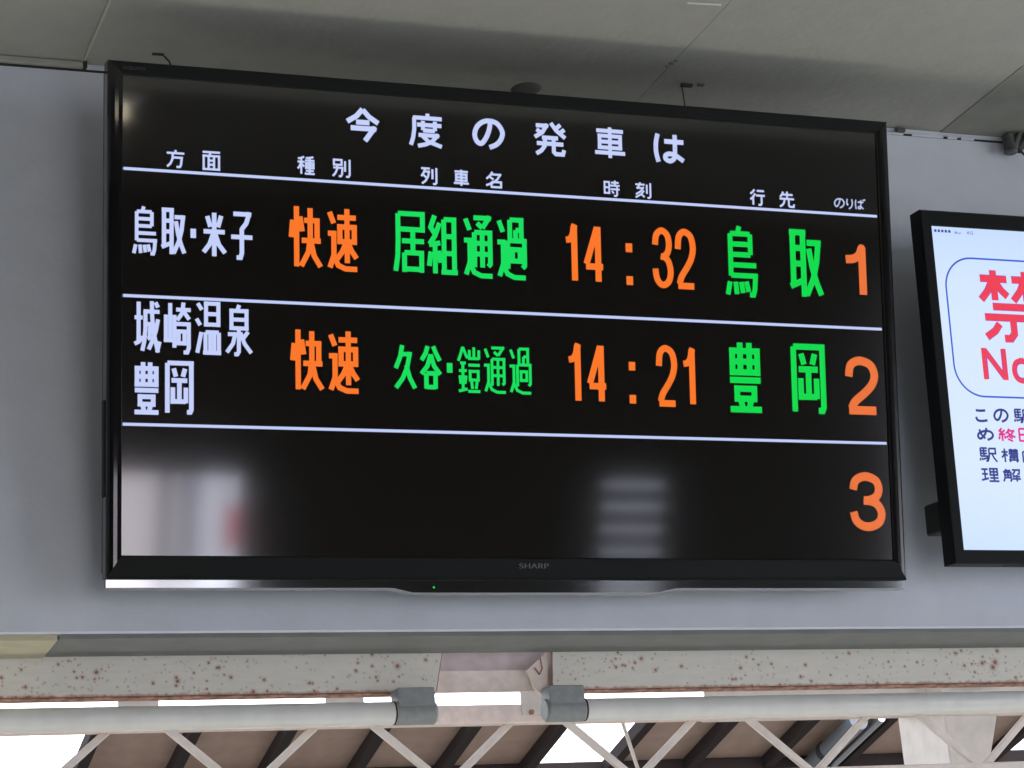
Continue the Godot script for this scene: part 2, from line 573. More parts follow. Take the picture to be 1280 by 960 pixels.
func build_beam() -> void:
	var o := thing("steel_beam", "rust-spotted cream steel beam under the wall, broken by a pinkish gap", "beam", Vector3(0, UPY, 0))
	var top := -0.463
	var h := 0.0735
	var zf := -0.3092
	var left := casing_material("rusty_casing_left", -1.3, -0.07, top, h, 21, [[-0.113, -0.501 - top, 0.0, 0.0], [-0.158, 0.030, 0.0034, 1.0], [-0.118, 0.006, 0.0026, 0.8], [-0.66, 0.034, 0.003, 1.0], [-0.53, 0.05, 0.003, 1.0]])
	var right := casing_material("rusty_casing_right", 0.12, 1.55, top, h, 33, [[0.992, 0.036, 0.0042, 1.0], [0.986, 0.045, 0.0042, 1.0], [0.965, 0.037, 0.0032, 1.0], [0.285, 0.022, 0.003, 0.9], [0.36, 0.036, 0.0025, 0.9], [1.0, 0.015, 0.003, 1.0]])
	# left casing ends in a slanting cut
	var s := start()
	slab(s, PackedVector2Array([Vector2(-1.3, top), Vector2(-0.0765, top), Vector2(-0.0935, top - h), Vector2(-1.3, top - h)]), zf - 0.004, zf)
	put("casing", s, left, o)
	s = start()
	slab(s, PackedVector2Array([Vector2(0.1225, top), Vector2(1.55, top), Vector2(1.55, top - h), Vector2(0.1165, top - h)]), zf - 0.004, zf)
	put("casing", s, right, o)
	s = start()
	bar(s, Vector3(-0.0757, top, zf - 0.0015), Vector3(-0.0927, top - h, zf - 0.0015), 0.0018, 0.0022, Vector3(0, 0, 1), 0.0004)
	put("cut_edge", s, mats.rust, o)
	s = start()
	bar(s, Vector3(0.1217, top, zf - 0.0015), Vector3(0.1157, top - h, zf - 0.0015), 0.0022, 0.0022, Vector3(0, 0, 1), 0.0004)
	put("cut_edge", s, mats.rust, o)
	# rolled lower edge of the casings, eaten by rust
	for q in [[-1.3, -0.0938], [0.1168, 1.55]]:
		s = start()
		box(s, Vector3((q[0] + q[1]) * 0.5, top - h - 0.0025, zf - 0.010), Vector3(q[1] - q[0], 0.0045, 0.022), 0.0015)
		put("bottom_lip", s, mats.rust, o)
	# channel seen in the gap
	s = start()
	box(s, Vector3(0.1, top - 0.016, zf - 0.040), Vector3(2.9, 0.098, 0.008), 0.001)
	put("channel_web", s, mats.mauve_steel, o)
	s = start()
	slab(s, PackedVector2Array([Vector2(-0.12, top - 0.036), Vector2(0.14, top - 0.036), Vector2(0.14, top - 0.0725), Vector2(-0.12, top - 0.0725)]), zf - 0.024, zf - 0.018)
	put("channel_lip", s, mats.pink_steel, o)
	s = start()
	slab(s, PackedVector2Array([Vector2(0.121, top - 0.002), Vector2(0.0745, top - 0.039), Vector2(0.0855, top - 0.068), Vector2(0.098, top - 0.080), Vector2(0.1085, top - 0.066)]), zf - 0.016, zf - 0.008)
	put("gusset_plate", s, mats.pink_steel, o).set_meta("label", "pinkish rust-streaked gusset plate in the gap")
	s = start()
	wire(s, [Vector3(0.101, top - 0.018, zf - 0.007), Vector3(0.103, top - 0.036, zf - 0.007), Vector3(0.097, top - 0.046, zf - 0.007), Vector3(0.089, top - 0.034, zf - 0.007)], 0.0012, 6)
	put("rust_streak", s, mats.rust, o)
	s = start()
	for x in [-1.2, -0.6, 0.4, 1.0]:
		box(s, Vector3(x, top + 0.006, zf - 0.02), Vector3(0.05, 0.03, 0.03), 0.002)
	put("hanger", s, mats.rust, o)


func build_tubes() -> void:
	var yc := -0.5775
	var zc := -0.279
	for k in 2:
		var o := thing("tube_lamp", ["unlit white tube lamp under the left half of the beam, grey end holder", "unlit white tube lamp under the right half of the beam, grey end holder"][k], "tube lamp", Vector3(0, UPY, 0), "tube lamps under the beam")
		var e: float = [-0.174, 0.151][k]       # where the holder's inner face begins
		var dir: float = [-1.0, 1.0][k]
		var s := start()
		tube(s, Vector3(e, yc, zc), Vector3(e + dir * 1.18, yc, zc), 0.0188, 32)
		put("glass_tube", s, mats.tube_white, o)
		s = start()
		var hx := 0.062
		tube(s, Vector3(e + dir * 0.003, yc, zc), Vector3(e - dir * hx, yc, zc), 0.0200, 28, 0.0200)
		box(s, Vector3(e - dir * (hx * 0.5 - 0.0015), yc + 0.0195, zc - 0.001), Vector3(hx + 0.002, 0.039, 0.0385), 0.0015)
		put("end_holder", s, mats.holder_grey, o)
		s = start()
		tube(s, Vector3(e - dir * hx, yc, zc), Vector3(e - dir * (hx + 0.004), yc, zc), 0.0200, 28, 0.0165)
		put("holder_rim", s, mats.holder_grey, o)
		s = start()
		tube(s, Vector3(e + dir * 0.0045, yc, zc), Vector3(e + dir * 0.0075, yc, zc), 0.0195, 28)
		put("gasket", s, mats.wire_dark, o)


func build_truss() -> void:
	var o := thing("lattice_truss", "slender cream lattice truss with zigzag bars behind the tube lamps", "truss", Vector3(0, UPY, -0.6))
	var s := start()
	box(s, Vector3(0.4, -0.5265, 0), Vector3(4.4, 0.034, 0.03), 0.002)
	put("top_chord", s, mats.pink_steel, o)
	s = start()
	box(s, Vector3(0.4, -0.6505, 0), Vector3(4.4, 0.022, 0.03), 0.002)
	put("bottom_chord", s, mats.cream_steel, o)
	for k in range(-3, 6):
		var x := -0.536 + 0.367 * k
		for d in [-1.0, 1.0]:
			s = start()
			bar(s, Vector3(x + d * 0.022, -0.516, 0.008 * d), Vector3(x + d * 0.174, -0.646, 0.008 * d), 0.0135, 0.012, Vector3(0, 0, 1), 0.002)
			put("web_bar", s, mats.cream_steel, o)
		s = start()
		box(s, Vector3(x, -0.506, 0.017), Vector3(0.07, 0.052, 0.005), 0.001)
		put("gusset_plate", s, mats.cream_steel, o)
		for bx in [-0.018, 0.018]:
			s = start()
			tube(s, Vector3(x + bx, -0.526, 0.019), Vector3(x + bx, -0.526, 0.025), 0.005, 6)
			put("bolt_head", s, mats.rust, o)
	s = start()
	tube(s, Vector3(0.37, -0.50, -0.03), Vector3(0.41, -0.66, -0.03), 0.0035, 10)
	put("brace_rod", s, mats.cream_steel, o)


func build_column() -> void:
	var o := thing("steel_column", "cream painted steel column below the notice screen", "column", Vector3(0, 0, -1.2))
	var top := UPY - 0.37
	var s := start()
	box(s, Vector3(1.4175, top * 0.5, 0.062), Vector3(0.079, top, 0.012), 0.001)
	put("web", s, mats.cream_steel, o)
	s = start()
	box(s, Vector3(1.365, top * 0.5, 0), Vector3(0.024, top, 0.2), 0.003)
	put("flange", s, mats.cream_steel, o)
	s = start()
	box(s, Vector3(1.47, top * 0.5, -0.02), Vector3(0.024, top, 0.16), 0.003)
	put("flange", s, mats.cream_steel, o)
	s = start()
	slab(s, PackedVector2Array([Vector2(1.380, UPY - 0.40), Vector2(1.515, UPY - 0.40), Vector2(1.455, UPY - 0.575), Vector2(1.380, UPY - 0.575)]), 0.05, 0.085)
	put("haunch", s, mats.cream_steel, o)
	s = start()
	box(s, Vector3(1.3, UPY - 0.405, -0.02), Vector3(0.9, 0.05, 0.12), 0.003)
	put("cross_beam", s, mats.cream_steel, o)


func build_canopy() -> void:
	var tilt := deg_to_rad(14.0)
	var o := thing("platform_canopy", "brown boarded platform canopy with dark rafters and bright skylights beyond the truss", "canopy", Vector3(0, UPY + 0.765, -8))
	o.rotation.x = -tilt      # local -z runs down the slope, away from the hall
	var pitch := 0.4865
	var deep := 2.6
	var s: SurfaceTool
	for k in range(-9, 18):
		var x := 0.817 + pitch * k
		s = start()
		box(s, Vector3(x, -0.035, 0.05 - deep * 0.5), Vector3(0.058, 0.07, deep + 0.1), 0.004)
		put("rafter", s, mats.rafter_dark, o)
		s = start()
		var open := posmod(k - 5, 6) == 0 if k >= 0 else posmod(k + 1, 6) == 0
		if open:
			box(s, Vector3(x + pitch * 0.5, 0.012, 0.08 - 0.36), Vector3(pitch - 0.06, 0.004, 0.7), 0.0005)
			put("skylight_pane", s, mats.pane, o)
			s = start()
			box(s, Vector3(x + pitch * 0.5, 0.012, -0.66 - (deep - 0.66) * 0.5), Vector3(pitch - 0.004, 0.02, deep - 0.66), 0.001)
			put("roof_board", s, mats.board_brown, o)
		else:
			box(s, Vector3(x + pitch * 0.5, 0.012 + 0.002 * (k % 2), 0.05 - deep * 0.5), Vector3(pitch - 0.004, 0.02, deep + 0.1), 0.001)
			put("roof_board", s, mats.board_brown, o)
	s = start()
	box(s, Vector3(2.6, -0.0085, 0.094), Vector3(14, 0.018, 0.012), 0.002)
	put("ridge_plate", s, mats.rafter_dark, o)
	s = start()
	box(s, Vector3(2.6, -0.045, -0.605), Vector3(14, 0.092, 0.1), 0.004)
	put("purlin", s, mats.rafter_dark, o)
	for x in [-3.0, 2.6, 8.0]:
		s = start()
		tube(s, Vector3(x, -0.1, -1.5), Vector3(x, -0.1, -1.5) + Basis(Vector3.RIGHT, tilt) * Vector3(0, -3.1, 0), 0.06, 16)
		put("post", s, mats.cream_steel, o)
	# services under the boards
	var p := thing("grey_pipe", "thick dark grey pipe under the canopy boards left of the column", "pipe", Vector3(4.965, UPY + 0.765, -8))
	p.rotation.x = -tilt
	s = start()
	tube(s, Vector3(0, -0.075, 0.09), Vector3(0, -0.075, -0.62), 0.055, 20)
	put("pipe_run", s, mats.pipe_grey, p)
	s = start()
	tube(s, Vector3(0, -0.075, -0.30), Vector3(0, -0.075, -0.34), 0.061, 20)
	put("pipe_collar", s, mats.black_matte, p)
	var c := thing("flexible_conduit", "ribbed silver flexible conduit beside the grey pipe under the canopy", "conduit", Vector3(5.115, UPY + 0.765, -8))
	c.rotation.x = -tilt
	s = start()
	for k in 48:
		var z := 0.08 - 0.0145 * k
		tube(s, Vector3(0, -0.06, z), Vector3(0, -0.06, z - 0.009), 0.024, 12)
		tube(s, Vector3(0, -0.06, z - 0.009), Vector3(0, -0.06, z - 0.0145), 0.018, 12)
	put("conduit_run", s, mats.silver, c)


func build_outside() -> void:
	# what stands across the street: only seen mirrored in the glossy screen and frame
	var pb := thing("beige_building", "low beige house across the street, left of the white one, mirrored in the screen", "building", Vector3(-8, 0, 19.2))
	var t := start()
	box(t, Vector3(0, 2.4, 2), Vector3(23.6, 4.8, 4), 0.02)
	put("wall", t, mats.beige_render, pb)
	t = start()
	box(t, Vector3(0, 4.9, 1.9), Vector3(24.0, 0.25, 4.8), 0.02)
	put("roof", t, mats.pipe_grey, pb)
	for k in 5:
		t = start()
		box(t, Vector3(-9.0 + k * 4.4, 1.5, -0.02), Vector3(1.5, 1.2, 0.08), 0.01)
		put("window", t, mats.glass_dark, pb)
	var up := thing("utility_pole", "grey utility pole across the street, mirrored in the screen", "pole", Vector3(2.5, 0, 14.0))
	t = start()
	tube(t, Vector3.ZERO, Vector3(0, 7.5, 0), 0.06, 14, 0.05)
	put("shaft", t, mats.pipe_grey, up)
	t = start()
	box(t, Vector3(0, 6.9, 0), Vector3(1.4, 0.08, 0.08), 0.01)
	put("cross_arm", t, mats.pipe_grey, up)
	var o := thing("white_building", "white rendered building across the street, mirrored in the screen", "building", Vector3(24.2, 0, 20))
	var s := start()
	box(s, Vector3(0, 3.6, 2), Vector3(40, 7.2, 4), 0.02)
	put("wall", s, mats.white_render, o)
	for k in 6:
		s = start()
		box(s, Vector3(-15 + k * 6.0, 5.4, -0.02), Vector3(1.6, 1.1, 0.08), 0.01)
		put("window", s, mats.glass_dark, o)
	s = start()
	box(s, Vector3(0, 7.3, 1.9), Vector3(40.6, 0.2, 4.6), 0.02)
	put("roof", s, mats.pipe_grey, o)
	var b := thing("red_banner", "red cloth banner on a pole outside the doorway", "banner", Vector3(2.05, 0, 9.6))
	s = start()
	tube(s, Vector3(-0.16, 0, 0), Vector3(-0.16, 2.3, 0), 0.012, 10)
	put("pole", s, mats.silver, b)
	s = start()
	box(s, Vector3(-0.08, 1.62, 0), Vector3(0.14, 0.24, 0.004), 0.001)
	put("cloth", s, mats.red_cloth, b)


# ---------------------------------------------------------------- writing: strokes on a 100 by 100 grid, y down; "~" marks a smooth curve

const WALK := ";8,8 22,26;2,42 22,42 22,78;22,76 8,96;22,78 36,92 60,97 99,97"
const GLYPHS := {
	"今": "50,2 32,24 4,42;50,4 68,24 96,42;30,42 70,42;14,60 82,60 56,97",
	"度": "54,2 54,14;10,16 97,16;14,16 14,50 10,76 3,97;22,36 96,36;40,24 40,52;76,24 76,52;40,52 76,52;26,66 82,66 66,84 46,93 24,98;36,66 56,84 96,97",
	"の": "~56,14 52,40 42,66 28,84 14,78 8,56 16,32 34,16 56,12 78,20 92,44 88,66 74,84 52,95",
	"発": "8,12 40,12 28,32 4,48;10,24 24,34;54,2 70,24 98,46;84,6 68,20;96,20 78,34;26,48 76,48;10,66 92,66;36,48 34,74 24,88 8,98;62,48 62,90 68,96 90,96 94,82",
	"車": "8,14 92,14;18,30 82,30 82,66 18,66 18,30;18,48 82,48;3,82 97,82;50,2 50,98",
	"は": "~14,4 8,34 8,66 15,97;34,28 96,28;~68,4 68,50 66,80 52,92 38,86 38,74 52,68 72,74 95,90",
	"方": "50,2 50,18;4,20 96,20;36,20 34,52 24,78 6,96;34,44 82,44 78,84 72,95 54,95",
	"面": "4,6 96,6;46,6 40,26;10,26 90,26 90,96 10,96 10,26;36,26 36,96;64,26 64,96;36,50 64,50;36,72 64,72",
	"種": "40,4 22,12 4,15;2,32 42,32;23,12 23,98;22,34 14,56 3,70;26,44 40,58;92,4 70,9 48,11;44,24 98,24;50,38 92,38 92,64 50,64 50,38;50,51 92,51;71,10 71,94;48,79 94,79;42,95 99,95",
	"別": "10,8 50,8 50,34 10,34 10,8;6,50 54,50 52,84 46,95 34,95;28,34 26,60 16,82 3,96;68,12 68,70;92,3 92,86 86,96 72,96",
	"列": "4,10 56,10;28,10 20,34 5,56;24,28 50,28 44,56 30,80 8,97;16,46 34,62;70,12 70,70;93,4 93,88 86,96 72,96",
	"名": "40,2 28,24 6,46;32,18 82,18 66,46 40,68 4,84;26,34 46,48;34,62 86,62 86,98;34,62 34,98;34,92 86,92",
	"時": "6,14 34,14 34,80 6,80 6,14;6,46 34,46;46,16 94,16;70,2 70,34;40,34 99,34;42,56 99,56;82,40 82,88 76,96 62,96;50,66 62,82",
	"刻": "32,2 32,14;4,16 60,16;30,18 16,38 44,38;54,30 36,58 6,78;56,52 38,76 4,97;36,72 58,94;72,14 72,72;93,4 93,88 87,96 74,96",
	"行": "32,4 20,20 4,32;36,28 22,50 3,66;22,46 22,98;46,12 94,12;40,40 98,40;76,40 76,86 70,96 54,96",
	"先": "28,4 22,20 8,38;24,22 88,22;52,2 52,48;4,48 96,48;36,48 32,72 22,86 5,97;62,48 62,88 68,95 92,95 95,78",
	"り": "~26,4 18,34 24,60 34,50;~74,4 82,34 78,64 64,84 38,98",
	"ば": "~10,8 4,36 5,66 10,96;26,30 84,30;~58,8 58,50 56,80 44,90 32,84 32,74 44,68 62,74 84,90;80,4 86,18;93,0 99,14",
	"鳥": "46,0 40,11;16,11 80,11;16,11 16,72;80,11 80,41;16,26 80,26;16,41 80,41;16,56 98,56;16,71 94,71 91,90 86,98 74,98;12,80 4,99;30,80 33,98;48,80 53,96;64,79 71,94",
	"取": "2,8 54,8;12,8 12,82;44,8 44,98;12,30 44,30;12,52 44,52;2,84 20,80 48,74;56,22 92,22 86,48 74,72 52,96;62,30 72,58 84,78 98,95",
	"・": "50,0 50,100",
	"米": "20,10 34,34;80,8 66,34;4,44 96,44;50,2 50,98;46,48 30,72 4,90;54,48 70,72 97,90",
	"子": "12,8 82,8 70,26 50,38;50,36 50,86 44,95 26,95;2,54 98,54",
	"快": "20,2 20,98;8,24 3,52;31,18 38,42;44,24 86,24 86,56;36,56 98,56;64,4 64,50 58,74 34,97;66,58 76,80 97,97",
	"速": "34,16 96,16;42,31 90,31 90,54 42,54 42,31;66,2 66,88;62,56 50,70 32,82;70,56 80,68 97,80" + WALK,
	"居": "12,8 92,8 92,32 12,32;12,8 12,48 10,74 3,97;24,50 97,50;60,34 60,66;32,68 88,68 88,98;32,68 32,98;32,93 88,93",
	"組": "24,2 10,22 26,34;40,14 24,36 6,50;4,51 42,47;24,50 24,98;10,62 4,86;36,60 42,80;54,8 88,8 88,94;54,8 54,94;54,36 88,36;54,64 88,64;44,95 99,95",
	"通": "36,6 88,6 66,22;48,14 66,22;38,29 92,29 92,78 84,82;38,29 38,84;38,46 92,46;38,63 92,63;65,29 65,84" + WALK,
	"過": "46,6 86,6 86,38;46,6 46,38;66,22 86,22;66,22 66,38;38,39 96,39 96,78 88,82;38,39 38,84;54,53 80,53 80,71 54,71 54,53" + WALK,
	"城": "2,34 34,34;18,4 18,80;2,84 18,80 36,70;36,22 98,22;44,22 44,54 40,78 32,97;44,46 62,46 60,72 52,74;68,2 70,36 78,68 90,95 98,78;92,36 84,58 72,76 56,94;82,4 92,14",
	"崎": "20,4 20,74;4,26 4,74 36,74;36,26 36,88;42,16 98,16;70,2 66,22 46,36;72,20 92,34;42,43 98,43;90,43 90,88 84,96 70,96;52,57 74,57 74,79 52,79 52,57",
	"温": "8,6 24,18;3,34 18,46;22,58 6,96;40,6 88,6 88,44 40,44 40,6;40,25 88,25;38,58 90,58;38,58 38,94;56,58 56,94;72,58 72,94;90,58 90,94;28,95 99,95",
	"泉": "52,0 44,12;22,12 80,12 80,46 22,46 22,12;22,29 80,29;50,46 50,92 44,97 32,97;8,58 36,58 28,76 4,94;86,52 66,66;56,54 72,76 98,94",
	"豊": "36,2 36,44;64,2 64,44;12,14 88,14 88,44 12,44 12,14;12,29 88,29;3,55 97,55;24,67 76,67 76,81 24,81 24,67;34,82 40,94;66,82 60,94;2,96 98,96",
	"岡": "8,4 92,4 92,92 88,97 76,97;8,4 8,99;30,14 38,30;70,14 62,30;22,37 78,37;50,37 50,76;27,50 27,77 73,77;73,50 73,80",
	"久": "38,2 28,28 6,54;30,22 72,22 60,52 38,76 6,97;56,46 72,74 97,97",
	"谷": "36,4 26,20 6,36;62,4 76,20 94,36;50,22 34,48 4,66;50,22 66,48 96,66;28,64 72,64 72,98;28,64 28,98;28,94 72,94",
	"鎧": "22,2 14,16 2,32;22,2 32,14 43,26;10,36 36,36;4,52 40,52;22,36 22,92;8,62 12,80;36,62 31,80;2,95 42,90;72,2 72,24;52,8 52,26 94,26;94,8 94,28;46,40 98,40;54,53 90,53 90,71 54,71 54,53;60,74 64,90;84,74 80,90;44,95 99,95",
	"禁": "4,14 46,14;25,2 25,44;23,16 14,32 3,44;28,18 36,30 45,38;54,14 97,14;75,2 75,44;73,16 66,30 54,44;78,18 86,30 98,42;20,53 80,53;6,68 94,68;50,68 50,90 44,97 34,97;28,77 20,87 6,96;70,77 82,87 94,95",
	"煙": "22,2 22,44 16,72 3,97;24,56 36,76;6,26 10,44;38,22 33,40;46,10 97,10;62,10 62,40;80,10 80,40;50,24 94,24 94,44 50,44 50,24;52,68 92,68;72,46 72,94;44,95 99,95",
	"こ": "~16,16 50,18 80,15;~14,62 22,84 50,90 88,84",
	"駅": "8,6 46,6;8,6 8,62;8,24 44,24;8,42 44,42;26,6 26,60;8,60 46,60 44,90 36,95;6,72 3,90;16,72 18,88;26,72 29,84;35,70 38,80;56,8 92,8 92,42 56,42;56,8 56,52 52,76 44,97;72,44 82,72 98,97",
	"め": "~18,18 28,54 48,84;~60,6 52,44 36,72 20,86 8,74 12,50 34,34 60,28 84,36 94,58 84,80 60,94",
	"終": "24,2 10,22 26,34;40,14 24,36 6,50;4,51 42,47;24,50 24,98;10,62 4,86;36,60 42,80;66,4 58,24 46,42;60,20 90,20 76,46 46,70;58,34 72,52 98,68;64,66 82,76;54,82 82,98",
	"日": "18,4 82,4 82,98;18,4 18,98;18,48 82,48;18,94 82,94",
	"構": "2,26 38,26;20,2 20,98;20,30 12,52 2,66;24,40 36,54;44,12 98,12;58,2 58,36;84,2 84,36;44,24 98,24;42,38 99,38;50,52 92,52 92,90 86,97;50,52 50,98;71,38 71,82;50,66 92,66;42,82 99,82",
	"内": "8,22 92,22 92,90 86,97 72,97;8,22 8,98;50,2 50,40 40,60 22,78;50,44 64,56 78,74",
	"理": "4,10 40,10;6,44 38,44;22,10 22,82;2,88 22,82 42,74;52,6 92,6 92,50 52,50 52,6;52,28 92,28;72,6 72,94;50,72 96,72;44,95 99,95",
	"解": "22,2 16,16 4,28;18,14 40,14 30,28;12,28 46,28 46,90 40,97;12,28 12,70 4,98;12,48 46,48;12,68 46,68;29,28 29,68;54,8 94,8 92,36 82,40;70,8 66,26 54,44;64,46 56,64;60,58 96,58;52,77 99,77;78,46 78,98",
	"1": "70,0 70,100;70,6 ~68,4 60,16 40,25 10,27",
	"2": "~8,33 14,12 34,3 56,3 80,11 90,30 80,48 56,64 26,80 13,94;5,97 92,97",
	"3": "~8,28 15,11 36,3 56,3 78,11 85,27 76,41 54,48 38,48;~40,48 64,50 82,58 91,74 82,90 58,98 34,97 14,87 7,70",
	"4": "72,100 72,4;69,5 8,70;5,74 98,74",
	"N": "6,100 6,0;94,100 94,0;8,4 92,96",
	"o": "~50,2 80,10 96,34 96,66 80,90 50,98 20,90 4,66 4,34 20,10 50,2",
	"S": "~90,24 78,8 50,2 22,8 10,26 22,42 50,50 80,58 92,76 78,92 50,98 20,92 8,74",
	"m": "6,100 6,30;~6,46 20,32 36,32 48,46;48,46 48,100;~48,46 62,32 80,32 92,46;92,46 92,100",
	"k": "8,100 8,0;84,32 10,72;40,56 90,100",
	"i": "50,100 50,30;50,0 50,12",
	"n": "8,100 8,30;~8,50 26,33 62,31 90,48;90,46 90,100",
	"g": "~88,50 74,32 44,30 14,42 8,60 16,80 44,90 74,86 88,68;88,30 88,112;~88,108 74,126 44,130 14,120",
	"a": "~14,36 30,8 66,8 86,30;86,26 86,100;~86,44 50,48 14,64 16,90 44,98 70,90 86,70",
	"u": "10,2 10,66;~10,62 20,92 50,98 80,88 90,64;90,0 90,100",
	"G": "~90,26 74,8 50,2 20,14 6,50 20,86 50,98 80,90 92,62;92,56 56,56",
}

var canvas: PackedByteArray
var cw := 0
var ch := 0
var scale_px := 1.0


func begin_canvas(w: int, h: int, px_per_mm: float, c: Color) -> void:
	cw = w
	ch = h
	scale_px = px_per_mm
	canvas = PackedByteArray()
	canvas.resize(w * h * 3)
	for i in w * h:
		canvas[i * 3] = c.r8
		canvas[i * 3 + 1] = c.g8
		canvas[i * 3 + 2] = c.b8


func canvas_texture() -> ImageTexture:
	return ImageTexture.create_from_image(Image.create_from_data(cw, ch, false, Image.FORMAT_RGB8, canvas))


# a straight piece of a stroke from a to b, butt ended, half width hw (pixels)
func piece(a: Vector2, b: Vector2, hw: float, c: Color) -> void:
	var d := (b - a)
	var l := d.length()
	if l < 0.01:
		return
	d /= l
	var mid := (a + b) * 0.5
	var hl := l * 0.5
	var ex := absf(d.x) * hl + absf(d.y) * hw + 1.0
	var ey := absf(d.y) * hl + absf(d.x) * hw + 1.0
	var r8 := c.r8
	var g8 := c.g8
	var b8 := c.b8
	for y in range(maxi(0, int(mid.y - ey)), mini(ch, int(mid.y + ey) + 2)):
		for x in range(maxi(0, int(mid.x - ex)), mini(cw, int(mid.x + ex) + 2)):
			var px := x + 0.5 - mid.x
			var py := y + 0.5 - mid.y
			var cov := clampf(hl + 0.5 - absf(px * d.x + py * d.y), 0.0, 1.0) * clampf(hw + 0.5 - absf(py * d.x - px * d.y), 0.0, 1.0)
			if cov <= 0.0:
				continue
			var i := (y * cw + x) * 3
			canvas[i] = int(lerpf(canvas[i], r8, cov))
			canvas[i + 1] = int(lerpf(canvas[i + 1], g8, cov))
			canvas[i + 2] = int(lerpf(canvas[i + 2], b8, cov))


func polyline(pts: PackedVector2Array, hw: float, c: Color) -> void:
	var n := pts.size()
	for i in n - 1:
		var a := pts[i]
		var b := pts[i + 1]
		var d := (b - a).normalized()
		if i > 0:
			var t := absf((a - pts[i - 1]).angle_to(d))
			a -= d * hw * minf(tan(minf(t, 2.2) * 0.5), 1.0)
		elif pts[0].distance_to(pts[n - 1]) < 0.01:
			a -= d * hw
		if i < n - 2:
			var t2 := absf((pts[i + 2] - b).angle_to(d))
			b += d * hw * minf(tan(minf(t2, 2.2) * 0.5), 1.0)
		elif pts[0].distance_to(pts[n - 1]) < 0.01:
			b += d * hw
		piece(a, b, hw, c)


func smooth_points(p: PackedVector2Array) -> PackedVector2Array:
	var out := PackedVector2Array()
	for i in p.size() - 1:
		var p0 := p[maxi(i - 1, 0)]
		var p3 := p[mini(i + 2, p.size() - 1)]
		for k in 7:
			out.append(p[i].cubic_interpolate(p[i + 1], p0, p3, k / 7.0))
	out.append(p[p.size() - 1])
	return out


# one character, its ink filling the box at x,y of size w,h (all in millimetres on the screen)
func glyph(what: String, x: float, y: float, w: float, h: float, stroke: float, c: Color) -> void:
	if what == ":":
		var side := w * 0.95
		for q in [[y + side * 0.62], [y + h - side * 0.62]]:
			piece(Vector2(x + w * 0.5, q[0] - side * 0.62) * scale_px, Vector2(x + w * 0.5, q[0] + side * 0.62) * scale_px, side * 0.5 * scale_px, c)
		return
	if what == "・":
		piece(Vector2(x + w * 0.5, y) * scale_px, Vector2(x + w * 0.5, y + h) * scale_px, w * 0.5 * scale_px, c)
		return
	var strokes := []
	var lo := Vector2(1e9, 1e9)
	var hi := -lo
	for part: String in GLYPHS[what].split(";"):
		var curved := part.contains("~")
		var pts := PackedVector2Array()
		for xy: String in part.replace("~", "").split(" "):
			var v := xy.split_floats(",")
			pts.append(Vector2(v[0], v[1]))
		if curved:
			pts = smooth_points(pts)
		strokes.append(pts)
		for p in pts:
			lo = lo.min(p)
			hi = hi.max(p)
	# keep characters that do not fill their square (for one, g) in proportion to the box they are given
	var inset := stroke * 0.36
	for pts: PackedVector2Array in strokes:
		var q := PackedVector2Array()
		for p in pts:
			var f := (p - lo) / (hi - lo).max(Vector2(0.001, 0.001))
			q.append(Vector2(x + inset + f.x * (w - 2 * inset), y + inset + f.y * (h - 2 * inset)) * scale_px)
		polyline(q, stroke * 0.5 * scale_px, c)


func line(x0: float, x1: float, y: float, thick: float, c: Color) -> void:
	piece(Vector2(x0, y) * scale_px, Vector2(x1, y) * scale_px, thick * 0.5 * scale_px, c)


# characters of one size, given the left edge of each
func run(text: String, xs: Array, y: float, w: float, h: float, stroke: float, c: Color) -> void:
	for i in text.length():
		glyph(text[i], xs[i], y, w, h, stroke, c)


func screen_material(tex: Texture2D, rough: float, spec: float) -> StandardMaterial3D:
	var m := StandardMaterial3D.new()
	m.albedo_color = lin(0.003, 0.003, 0.003)
	m.roughness = rough
	m.metallic_specular = spec
	m.clearcoat_enabled = spec > 0.9
	m.clearcoat = 1.0
	m.clearcoat_roughness = 0.05
	m.emission_enabled = true
	m.emission = Color.WHITE
	m.emission_operator = BaseMaterial3D.EMISSION_OP_MULTIPLY
	m.emission_texture = tex
	m.emission_energy_multiplier = 1.0 / EXPOSURE
	m.texture_repeat = false
	return m


func screen_face(w: float, h: float, z: float) -> SurfaceTool:
	var st := start()
	var p := [Vector3(-w / 2, h / 2, z), Vector3(w / 2, h / 2, z), Vector3(w / 2, -h / 2, z), Vector3(-w / 2, -h / 2, z)]
	var uv := [Vector2(0, 0), Vector2(1, 0), Vector2(1, 1), Vector2(0, 1)]
	st.set_smooth_group(-1)
	for k in [0, 1, 2, 0, 2, 3]:
		st.set_uv(uv[k])
		st.add_vertex(p[k])
	return st


